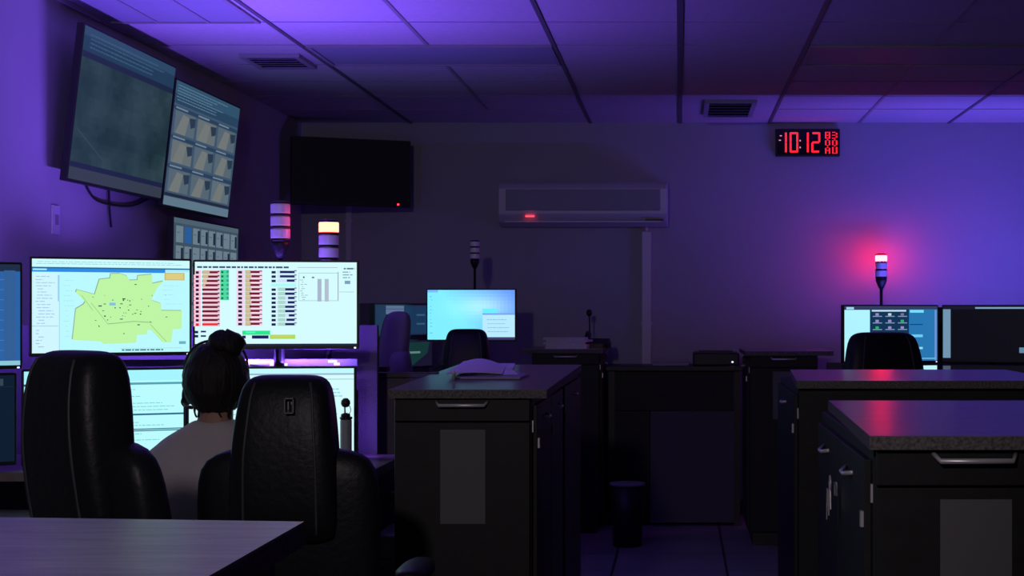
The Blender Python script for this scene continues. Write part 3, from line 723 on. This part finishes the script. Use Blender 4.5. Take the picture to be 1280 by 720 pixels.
# ---------------------------------------------------------------- far left console
fl = thing('console_desk', 'dark distant console desk under the cyan monitor', 'desk', (X(590, 9.5), 9.5, 0))
obj('desktop', bx(-.75, .3, -.4, .5, .87, .9), M['black'], fl, bevel=.003); obj('front_panel', bx(-.70, .28, -.05, -.02, .05, 1.0), M['black'], fl)
for x_ in (-.7, .25): obj('leg', bx(x_-.03, x_+.03, -.35, .45, 0, .87), M['black'], fl)
def skyg(u, v):
    d_ = math.hypot(u-.75, v-.1); a = min(1, max(0, 1.15*(1-u)+.45*v)); gl = math.exp(-((u-.66)**2*10+(v-.32)**2*18))
    return (int(100+30*a+60*gl), int(150+90*a+40*gl), 255)
bd = [(.63, .38, .8, .48, (110, 240, 255)), (.63, .47, 1, .95, (185, 235, 255)), (.63, .47, 1, .5, (120, 160, 235)), (.63, .95, 1, 1, (60, 60, 110)), (0, 0, .12, .05, (120, 190, 255))] \
    + lines(.67, .95, .56, .88, 4, (130, 190, 215), .014, 81, .7)+lines(.02, .06, .1, .9, 12, (110, 195, 240), .02, 82)
display('monitor', 'distant bright cyan and blue monitor behind a small black chair', 'monitor', (X(533, 9.5), 9.5, 0), (X(645, 9.5), 9.5, 0), Z(427, 9.5), Z(361, 9.5), (110, 200, 255), bd, skyg, stand=.9, led=False, group='distant monitors')
display('monitor', 'distant dim blue monitor partly behind the purple-lit chair', 'monitor', (X(470, 9.2), 9.15, 0), (X(533, 9.6), 9.62, 0), Z(421, 9.5), Z(380, 9.5), (24, 44, 76),
        [(.2, .02, .55, .3, (88, 105, 140)), (.2, .12, .55, .14, (50, 65, 100)), (.6, .05, 1, .95, (22, 52, 84)), (.8, .3, .97, .36, (40, 90, 120)), (.8, .6, .97, .66, (40, 90, 120))], stand=.9, led=False, group='distant monitors')
display('monitor', 'distant dim green monitor under the dim blue one', 'monitor', (X(480, 9.2), 9.15, 0), (X(540, 9.6), 9.62, 0), Z(460, 9.5), Z(424, 9.5), (22, 20, 44),
        [([(.35, .1), (.95, .05), (.9, .5), (.6, .95), (.4, .9)], (18, 52, 52)), (.42, .42, .75, .5, (90, 130, 125)), (.42, .65, .5, .98, (150, 180, 180))], stand=.9, led=False, group='distant monitors')

# ---------------------------------------------------------------- far right console
fr = thing('console_desk', 'distant console desk under the right-hand monitors', 'desk', (X(1180, 8.9), 8.9, 0))
obj('desktop', bx(-.55, 1.4, -.5, .55, .87, .9), M['black'], fr, bevel=.003); obj('rear_panel', bx(-.6, 1.4, .56, .59, .05, 1.08), M['fabric'], fr)
for x_ in (-.5, 1.3): obj('leg', bx(x_-.03, x_+.03, -.45, .5, 0, .87), M['black'], fr)
rs = [(0, 0, 1, .07, (50, 60, 95)), (.02, .02, .1, .06, (170, 215, 240)), (0, .07, .27, 1, (176, 244, 255)), (.27, .06, .69, 1, (18, 52, 88)), (.69, .06, 1, 1, (40, 118, 178)), (.29, .07, .66, .1, (190, 220, 235)),
      (.7, .07, .85, .12, (120, 225, 250)), (.7, .52, .84, .57, (110, 205, 240)), (.73, .75, .84, .79, (150, 220, 240)), (.7, .33, .84, .345, (24, 50, 110)), (.97, .07, .99, 1, (110, 150, 215)), (.75, .95, .98, .97, (120, 185, 220))]
rk = random.Random(8)
for j in range(7):
    for i in range(3):
        u = .3+.135*i; v = .13+.12*j; rs.append((u, v+.05, u+.1, v+.065, (130, 160, 180)))
        rs.append((u+.03, v, u+.065, v+.045, rk.choice(((50, 170, 110), (150, 140, 200), (190, 210, 225), (120, 110, 150), (225, 225, 190)))))
display('monitor', 'distant monitor with blue panels and icons behind the wide black chair', 'monitor', (X(1054, 8.85), 8.85, 0), (X(1174.5, 8.98), 9.02, 0), Z(454, 8.9), Z(381, 8.9), (26, 70, 110), rs, stand=.9, group='distant monitors')
r2 = [(0, .02, .08, .96, (112, 150, 176)), (0, 0, 1, .06, (22, 22, 44)), (.34, .02, 1, .05, (120, 160, 190)), (.8, .76, .86, .86, (100, 135, 160))]
display('monitor', 'distant mostly black monitor at the right edge of the photo', 'monitor', (X(1178, 9.0), 9.02, 0), (X(1300, 8.85), 8.85, 0), Z(453, 8.95), Z(381, 8.95), (9, 9, 18), r2, stand=.9, led=False, group='distant monitors')
display('monitor', 'lower distant monitor showing under the one with blue panels', 'monitor', (X(1056, 8.85), 8.85, 0), (X(1174, 8.98), 9.02, 0), .91, Z(456, 8.9), (60, 110, 130),
        [(0, 0, 1, .16, (190, 245, 255)), (.5, .25, .6, .4, (50, 170, 110)), (0, .16, 1, .3, (40, 80, 90)), (.8, .3, .86, .5, (200, 235, 235)), (.6, .5, 1, .6, (50, 80, 90))], stand=.9, led=False, group='distant monitors')
display('monitor', 'lower distant dark monitor at the right edge of the photo', 'monitor', (X(1178, 9.0), 9.02, 0), (X(1300, 8.85), 8.85, 0), .91, Z(456, 8.95), (10, 10, 20),
        [(0, 0, .08, 1, (75, 85, 110)), (.42, .3, .5, .33, (90, 120, 135)), (.3, .28, .4, .31, (80, 80, 90)), ([(.7, .33), (.76, .22), (.8, .2), (.8, .22), (.77, .24), (.72, .33)], (60, 60, 85))], stand=.9, led=False, group='distant monitors')
led_strip('violet light strip behind the distant right-hand monitors', (X(1090, 10.0), 10.0, 1.16), (X(1420, 10.0), 10.0, 1.16), M['vio'], P_RIGHT, VIOLET, (0, .02, 1), [], hood=(-.07, .25))

# ---------------------------------------------------------------- chairs
def chair(label, loc, rz, top, hw=.133, low=.235, group='high-backed black operator chairs', logo=False, arms=True, rake=0, skin_=None):
    L_ = skin_ or M['leather']
    """chair facing +Y; origin on the floor under the seat; back towards -Y"""
    t = thing('office_chair', label, 'chair', loc, rz, group)
    zs = .47
    b = -.24
    prof = [(zs+.06, low*.86, .045, b+.02), (zs+.12, low*.97, .06, b+.01), (zs+.28, low*1.0, .062, b-.02), (top-.30, low*1.0, .06, b-.03), (top-.23, low*.97, .055, b-.035), (top-.195, low*.82, .045, b-.03), (top-.18, low*.5, .03, b-.03)]
    obj('backrest', ring_loft([sring(z, w_, d_, y, 32, .6) for z, w_, d_, y in prof]), L_, t, smooth=True, sub=1)
    c = b-.045
    prof = [(top-.42, hw*1.06, .03, c-.02), (top-.39, hw*1.14, .06, c-.02), (top-.22, hw*1.12, .07, c-.02), (top-.12, hw*1.03, .072, c-.01), (top-.05, hw*.95, .066, c), (top-.018, hw*.86, .055, c+.005), (top-.004, hw*.7, .035, c+.008), (top, hw*.5, .018, c+.008)]
    hd = obj('headrest', ring_loft([sring(z, w_, d_, y, 32, .5) for z, w_, d_, y in prof]), L_, t, smooth=True, sub=1)
    for s in (-1, 1):
        pts = [(s*w_*.66, y-d_*.90, z) for z, w_, d_, y in prof[1:6]]
        obj('piping', tube(spline(pts, 5), .0035, 6), M['seam'], hd, smooth=True)
    if logo:
        bm = bmesh.new(); yy = c-.02-.0735; x0, x1, z0, z1 = .016, .038, top-.091, top-.054; e = .0016
        for a in ((x0, x1, z0, z0+e), (x0, x1, z1-e, z1), (x0, x0+e, z0, z1), (x1-e, x1, z0, z1), (x0+.008, x0+.011, z0+.01, z1-.008), (x0+.016, x0+.019, z0+.022, z1-.008)):
            box(bm, a[0], a[1], yy-.002, yy+.02, a[2], a[3])
        obj('badge', bm, M['grey'], hd)
    obj('seat', ring_loft([sring(zs-.07, .22, .2, 0, 32, .5), sring(zs-.05, .25, .235, 0, 32, .5), sring(zs, .255, .24, 0, 32, .5), sring(zs+.03, .235, .22, 0, 32, .5)]), L_, t, smooth=True)
    if rake:
        for ch_ in [t0 for t0 in bpy.data.objects if t0.parent and (t0.parent == t or t0.parent.parent == t) and t0.name.split('.')[0] in ('backrest', 'headrest', 'piping')]:
            for v in ch_.data.vertices: v.co.y -= max(0, v.co.z-.55)*rake
    if arms:
        for s in (-1, 1):
            a = obj('armrest', ring_loft([sring(.665, .03, .12, -.02, 20, .6, s*.275), sring(.68, .042, .14, -.02, 20, .6, s*.275), sring(.705, .04, .14, -.02, 20, .6, s*.275), sring(.712, .025, .12, -.02, 20, .6, s*.275)]), L_, t, smooth=True)
            obj('arm_post', bx(s*.275-.015, s*.275+.015, -.05, .02, zs-.04, .665), M['black'], a, bevel=.003)
            obj('arm_strut', bx(min(s*.2, s*.29), max(s*.2, s*.29), -.04, .01, zs-.065, zs-.04), M['black'], a)
    obj('column', lathe([(.03, .1), (.03, .28), (.022, .28), (.022, .4), (.07, .4)], 16), M['black'], t, smooth=True)
    for k in range(5):
        a = 2*PI*k/5+.3; dx, dy = math.cos(a), math.sin(a)
        lg = obj('base_arm', tube([(dx*.02, dy*.02, .13), (dx*.17, dy*.17, .11), (dx*.29, dy*.29, .085)], [.028, .022, .016], 10), M['black'], t, smooth=True)
        cs = lathe([(.012, -.012), (.028, -.012), (.03, 0), (.028, .012), (.012, .012)], 16)
        bmesh.ops.rotate(cs, verts=cs.verts, cent=(0, 0, 0), matrix=Matrix.Rotation(PI/2, 3, 'X') )
        bmesh.ops.rotate(cs, verts=cs.verts, cent=(0, 0, 0), matrix=Matrix.Rotation(a, 3, 'Z'))
        bmesh.ops.translate(cs, verts=cs.verts, vec=(dx*.29, dy*.29, .031))
        box(cs, dx*.29-.006, dx*.29+.006, dy*.29-.006, dy*.29+.006, .045, .09)
        obj('caster', cs, M['black'], lg)
    return t
def at_back(px, d, rz):     # chair origin so that its back centre appears at px, depth d
    return (X(px, d)-math.sin(rz)*.27*1, d+math.cos(rz)*.27, 0)
chair('tall black leather chair right of the seated woman with a small badge on its back', at_back(361, 4.0, 0), 0, Z(469, 3.95), .119, .228, logo=True)
ra = math.radians(-42)
chair('tall black leather chair at the left edge, turned away, left of the seated woman', (X(94, 3.35)+.26, 3.35+.22, 0), ra, Z(437, 3.35), .138, .245, rake=.1)
chair('small distant black chair before the cyan monitor', at_back(584, 8.75, .05), .05, Z(411, 8.75), .12, .2)
chair('wide distant black chair before the monitor with blue panels', at_back(1102, 7.9, math.radians(14)), math.radians(14), Z(415, 7.9), .185, .22)
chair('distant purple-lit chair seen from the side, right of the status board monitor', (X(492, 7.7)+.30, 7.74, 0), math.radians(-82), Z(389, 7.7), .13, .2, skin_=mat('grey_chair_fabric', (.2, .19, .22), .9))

# ---------------------------------------------------------------- seated woman
PX, PY = X(263, 4.75), 4.75
hs = thing('person', 'woman seen from behind with a dark bun, headset and grey top, seated at the monitors', 'person', (PX, PY, 0))
def skinned(name, chains, m, parent, sub=2, smooth=True):
    """chains: list of lists of (x,y,z,rx,ry); all joined at shared first points by index"""
    me = bpy.data.meshes.new(name); V = []; E = []; R = []; idx = {}
    for ch_ in chains:
        prev = None
        for p in ch_:
            key = tuple(round(c, 4) for c in p[:3])
            if key not in idx: idx[key] = len(V); V.append(p[:3]); R.append(p[3:])
            i = idx[key]
            if prev is not None and prev != i: E.append((prev, i))
            prev = i
    me.from_pydata(V, E, []); me.update()
    o = bpy.data.objects.new(name, me); COL.objects.link(o)
    s = o.modifiers.new('skin', 'SKIN'); s.use_smooth_shade = smooth
    for i, r in enumerate(R):
        sv = me.skin_vertices[0].data[i]; sv.radius = r if len(r) == 2 else (r[0], r[0]); sv.use_root = (i == 0)
    u = o.modifiers.new('sub', 'SUBSURF'); u.levels = sub; u.render_levels = sub
    me.materials.append(m)
    if parent: o.parent = parent
    return o
# local: x right, y forward(+), z up
hz = Z(475, 4.75)
def merged(name, parts, m, parent, voxel, smooth_n=3, loc=None):
    """several closed pieces fused into one continuous surface"""
    bpy.context.view_layer.update(); dg = bpy.context.evaluated_depsgraph_get(); bm = bmesh.new()
    for p in parts:
        me = bpy.data.meshes.new_from_object(p.evaluated_get(dg)); me.transform(p.matrix_basis); bm.from_mesh(me); bpy.data.meshes.remove(me)
    for p in parts: bpy.data.objects.remove(p)
    me = bpy.data.meshes.new(name); bm.to_mesh(me); bm.free(); me.materials.append(m)
    o = bpy.data.objects.new(name, me); COL.objects.link(o); o.parent = parent
    r = o.modifiers.new('fuse', 'REMESH'); r.mode = 'VOXEL'; r.voxel_size = voxel; r.use_smooth_shade = True
    sm = o.modifiers.new('smooth', 'SMOOTH'); sm.iterations = smooth_n; sm.factor = .6
    return o
def oval(z, cx, cy, rx, ry, n=28, e=.85):
    return [(cx+rx*math.copysign(abs(math.cos(2*PI*k/n))**e, math.cos(2*PI*k/n)), cy+ry*math.copysign(abs(math.sin(2*PI*k/n))**e, math.sin(2*PI*k/n)), z) for k in range(n)]
tors = [oval(.50, .0, .0, .17, .125), oval(.56, 0, 0, .185, .13), oval(.66, .0, .0, .165, .115), oval(.78, .0, .01, .168, .112), oval(.88, .0, .02, .19, .115), oval(.93, .0, .028, .2, .105),
        oval(.965, .0, .032, .19, .088), oval(1.0, .0, .035, .155, .074), oval(1.025, .003, .037, .115, .064), oval(1.045, .004, .04, .08, .058), oval(1.062, .004, .042, .063, .054)]
parts = [obj('torso', ring_loft(tors), M['shirt'], None, smooth=True, sub=1)]
for s in (-1, 1):
    parts.append(skinned('sleeve', [[(s*.08, .03, .95, .07, .07), (s*.165, .03, .935, .062, .062), (s*.208, .03, .85, .06, .06), (s*.232, .06, .74, .052, .052), (s*.15, .19, .775, .038, .038)]], M['shirt'], None))
obj_shirt = merged('shirt', parts, M['shirt'], hs, .009, 6)
for s in (-1, 1):
    skinned('trouser_leg', [[(s*.07, 0, .56, .1, .09), (s*.1, .18, .56, .085, .08), (s*.11, .44, .545, .062, .062), (s*.11, .45, .3, .055, .055), (s*.11, .44, .1, .045, .045)]], M['trousers'], hs)
    skinned('shoe', [[(s*.11, .42, .045, .04, .04), (s*.11, .5, .04, .042, .036), (s*.11, .6, .03, .035, .025)]], M['black'], hs)
def head_bm():
    bm = bmesh.new(); bmesh.ops.create_uvsphere(bm, u_segments=40, v_segments=30, radius=1)
    for v in bm.verts:
        x, y, z = v.co
        x *= .077; y *= .095; zz = z*.112
        if z < 0: k = 1+.28*z; x *= k; y = y*(1+.1*z)+.018*(-z)
        ang = math.atan2(v.co.x, v.co.y)
        if abs(ang) < .25 and -.45 < z < .1: y += .018*(1-abs(ang)/.25)*max(0, 1-abs(z+.22)/.3)   # nose
        if .15 < abs(ang) < .55 and -.05 < z < .2: y -= .006
        if abs(ang) < .35 and -.62 < z < -.5: y += .005
        v.co = (x, y, zz)
    return bm
hc = Vector((.004, .055, hz-.01))
hp = obj('head', head_bm(), M['skin'], None); hp.location = hc
parts = [hp, skinned('core', [[(0, 0, .55, .12, .1), (0, .0, .7, .12, .085), (0, .02, .9, .12, .08), (.003, .035, 1.03, .056, .052), (.004, .045, 1.09, .056, .052), (.004, .05, 1.15, .052, .052)],
    [(0, .02, .9, .12, .08), (-.165, .03, .93, .045, .045), (-.208, .03, .85, .042, .042), (-.228, .06, .742, .036, .036), (-.14, .2, .775, .026, .026), (-.08, .27, .79, .024, .016)],
    [(0, .02, .9, .12, .08), (.165, .03, .93, .045, .045), (.208, .03, .85, .042, .042), (.228, .06, .742, .036, .036), (.14, .2, .775, .026, .026), (.08, .27, .79, .024, .016)]], M['skin'], None)]
for s in (-1, 1):
    parts.append(skinned('palm', [[(s*.085, .265, .79, .022, .015), (s*.078, .29, .793, .036, .014), (s*.074, .325, .795, .038, .012)]], M['skin'], None))
    for k, ln in enumerate((.068, .078, .083, .074)):
        b0 = s*(.044+.020*(3-k))
        parts.append(skinned('finger', [[(b0, .31, .793, .009, .009), (b0-s*.002, .33+ln*.35, .800, .0088, .0088), (b0-s*.003, .33+ln*.72, .795, .0078, .0078), (b0-s*.004, .33+ln*.95, .784, .0065, .0065)]], M['skin'], None, 1))
    parts.append(skinned('thumb', [[(s*.06, .285, .79, .012, .012), (s*.035, .305, .788, .0105, .0105), (s*.022, .335, .785, .0085, .0085)]], M['skin'], None, 1))
hd = merged('body', parts, M['skin'], hs, .004, 2)
for s in (-1, 1):
    b2 = lathe([(.002, -.006), (.017, -.004), (.02, .002), (.013, .006), (.002, .004)], 16); bmesh.ops.rotate(b2, verts=b2.verts, cent=(0, 0, 0), matrix=Matrix.Rotation(PI/2, 3, 'Y')); bmesh.ops.scale(b2, verts=b2.verts, vec=(1, .75, 1.4))
    e_ = obj('ear', b2, M['skin'], hd, smooth=True); e_.location = hc+Vector((s*.077, .0, -.012))
    for nm, mm, r, yy in (('eye', M['white'], .012, .078), ('iris', M['hair'], .006, .088)):
        b2 = bmesh.new(); bmesh.ops.create_uvsphere(b2, u_segments=12, v_segments=8, radius=r); e_ = obj(nm, b2, mm, hd, smooth=True); e_.location = hc+Vector((s*.03, yy, .005))
b2 = bmesh.new(); bmesh.ops.create_uvsphere(b2, u_segments=12, v_segments=8, radius=1); bmesh.ops.scale(b2, verts=b2.verts, vec=(.024, .006, .006)); e_ = obj('mouth', b2, mat('lips', (.35, .1, .1), .5), hd, smooth=True); e_.location = hc+Vector((0, .096, -.06))
# hair: skull cap covering back and sides, plus bun and strands
bm = bmesh.new(); bmesh.ops.create_uvsphere(bm, u_segments=40, v_segments=28, radius=1)
kill = []
for v in bm.verts:
    x, y, z = v.co
    if (y > .45 and z < .45) or z < -.80: kill.append(v)
    n_ = .05*noise.noise(Vector((x*4, y*4, z*5)))+.03*noise.noise(Vector((x*14, y*14, z*4)))
    k = 1+n_
    w_ = .096 if z > -.35 else .096*(1+.25*(z+.35))
    v.co = (x*w_*k, (y*.108-.012)*k, z*.118*k)
bmesh.ops.delete(bm, geom=kill, context='VERTS')
ha = obj('hair', bm, M['hair'], hs, smooth=True); ha.location = (.006, .05, hz+.0)
so = ha.modifiers.new('s', 'SOLIDIFY'); so.thickness = .008
bm = bmesh.new(); bmesh.ops.create_uvsphere(bm, u_segments=32, v_segments=22, radius=1)
for v in bm.verts:
    x, y, z = v.co; t_ = math.atan2(y, x)
    k = 1+.09*noise.noise(Vector((x*3, y*3, z*3)))+.07*math.sin(3*t_+4*z)
    v.co = (x*.056*k, y*.052*k, z*.043*k)
bn_ = obj('bun', bm, M['hair'], ha, smooth=True); bn_.location = (X(279, 4.75)-X(263, 4.75)-.004, -.03, Z(431, 4.75)-hz+.0)
for k in range(4):
    r_ = random.Random(k); x_ = (-.05, -.038, .022, .05)[k]
    obj('strand', tube(spline([(x_, -.052, -.07), (x_, -.058, -.095), (x_+r_.uniform(-.006, .006), -.05, -.112)], 4), [.004]*4+[.003]*4+[.001], 5), M['hair'], ha, smooth=True)
# headset
he = obj('headset', tube(spline([(-.096, .01, -.035), (-.102, .01, .02), (-.086, .01, .078), (-.04, .01, .112), (.04, .01, .112), (.084, .01, .07), (.09, .01, -.01)], 6), .004, 8), M['black'], hs, smooth=True); he.location = (.002, .06, hz)
for s in (-1, 1):
    b2 = lathe([(.004, -.012), (.026, -.01), (.028, .004), (.02, .01), (.004, .012)], 20); bmesh.ops.rotate(b2, verts=b2.verts, cent=(0, 0, 0), matrix=Matrix.Rotation(PI/2, 3, 'Y'))
    e_ = obj('earcup', b2, M['black'], he, smooth=True); e_.location = (s*.091, .01, -.05)
obj('microphone_boom', tube(spline([(-.1, 0, -.05), (-.112, .02, -.07), (-.112, .05, -.085), (-.10, .085, -.09)], 6), [.003]*15+[.006]*4, 8), M['black'], he, smooth=True)

# the low stool that carries her
st = thing('stool', 'low backless black stool carrying the seated woman', 'stool', (PX, PY, 0))
obj('seat', ring_loft([sring(.41, .19, .18, 0), sring(.43, .2, .19, 0), sring(.46, .2, .19, 0), sring(.47, .18, .17, 0)]), M['leather'], st, smooth=True)
obj('column', lathe([(.03, .06), (.03, .25), (.02, .25), (.02, .41)], 16), M['black'], st, smooth=True)
obj('base', lathe([(.24, 0), (.24, .02), (.05, .06)], 32), M['black'], st, smooth=True)

# ---------------------------------------------------------------- added fill light behind the camera, modelled as a ceiling spotlight
sp = thing('added_fill_light', 'added fill light behind the camera, shaped like a small ceiling spotlight', 'spotlight', (-.8, -.6, ZC))
dv = Vector((-.15, 4.5, -1.35)).normalized(); rot = dv.to_track_quat('-Z', 'Y').to_euler()
obj('mount', lathe([(.05, -.012), (.05, 0)], 20), M['white'], sp)
hsng = obj('housing', lathe([(.045, -.02), (.045, .05), (.03, .08), (.004, .082)], 24), M['white'], sp, smooth=True); hsng.location = (0, 0, -.09); hsng.rotation_euler = rot
lg_ = obj('lens', lathe([(.04, -.019), (.04, -.016)], 24), emis('fill_lens', (1, .9, .95), 3), hsng)
ld = bpy.data.lights.new('fill_light', 'SPOT'); ld.energy = P_FILL; ld.color = (1, .86, .93); ld.spot_size = math.radians(62); ld.spot_blend = .6; ld.shadow_soft_size = .12
lo = bpy.data.objects.new('fill_light', ld); COL.objects.link(lo); lo.parent = sp; lo.location = Vector((0, 0, -.09))+dv*.16; lo.rotation_euler = rot
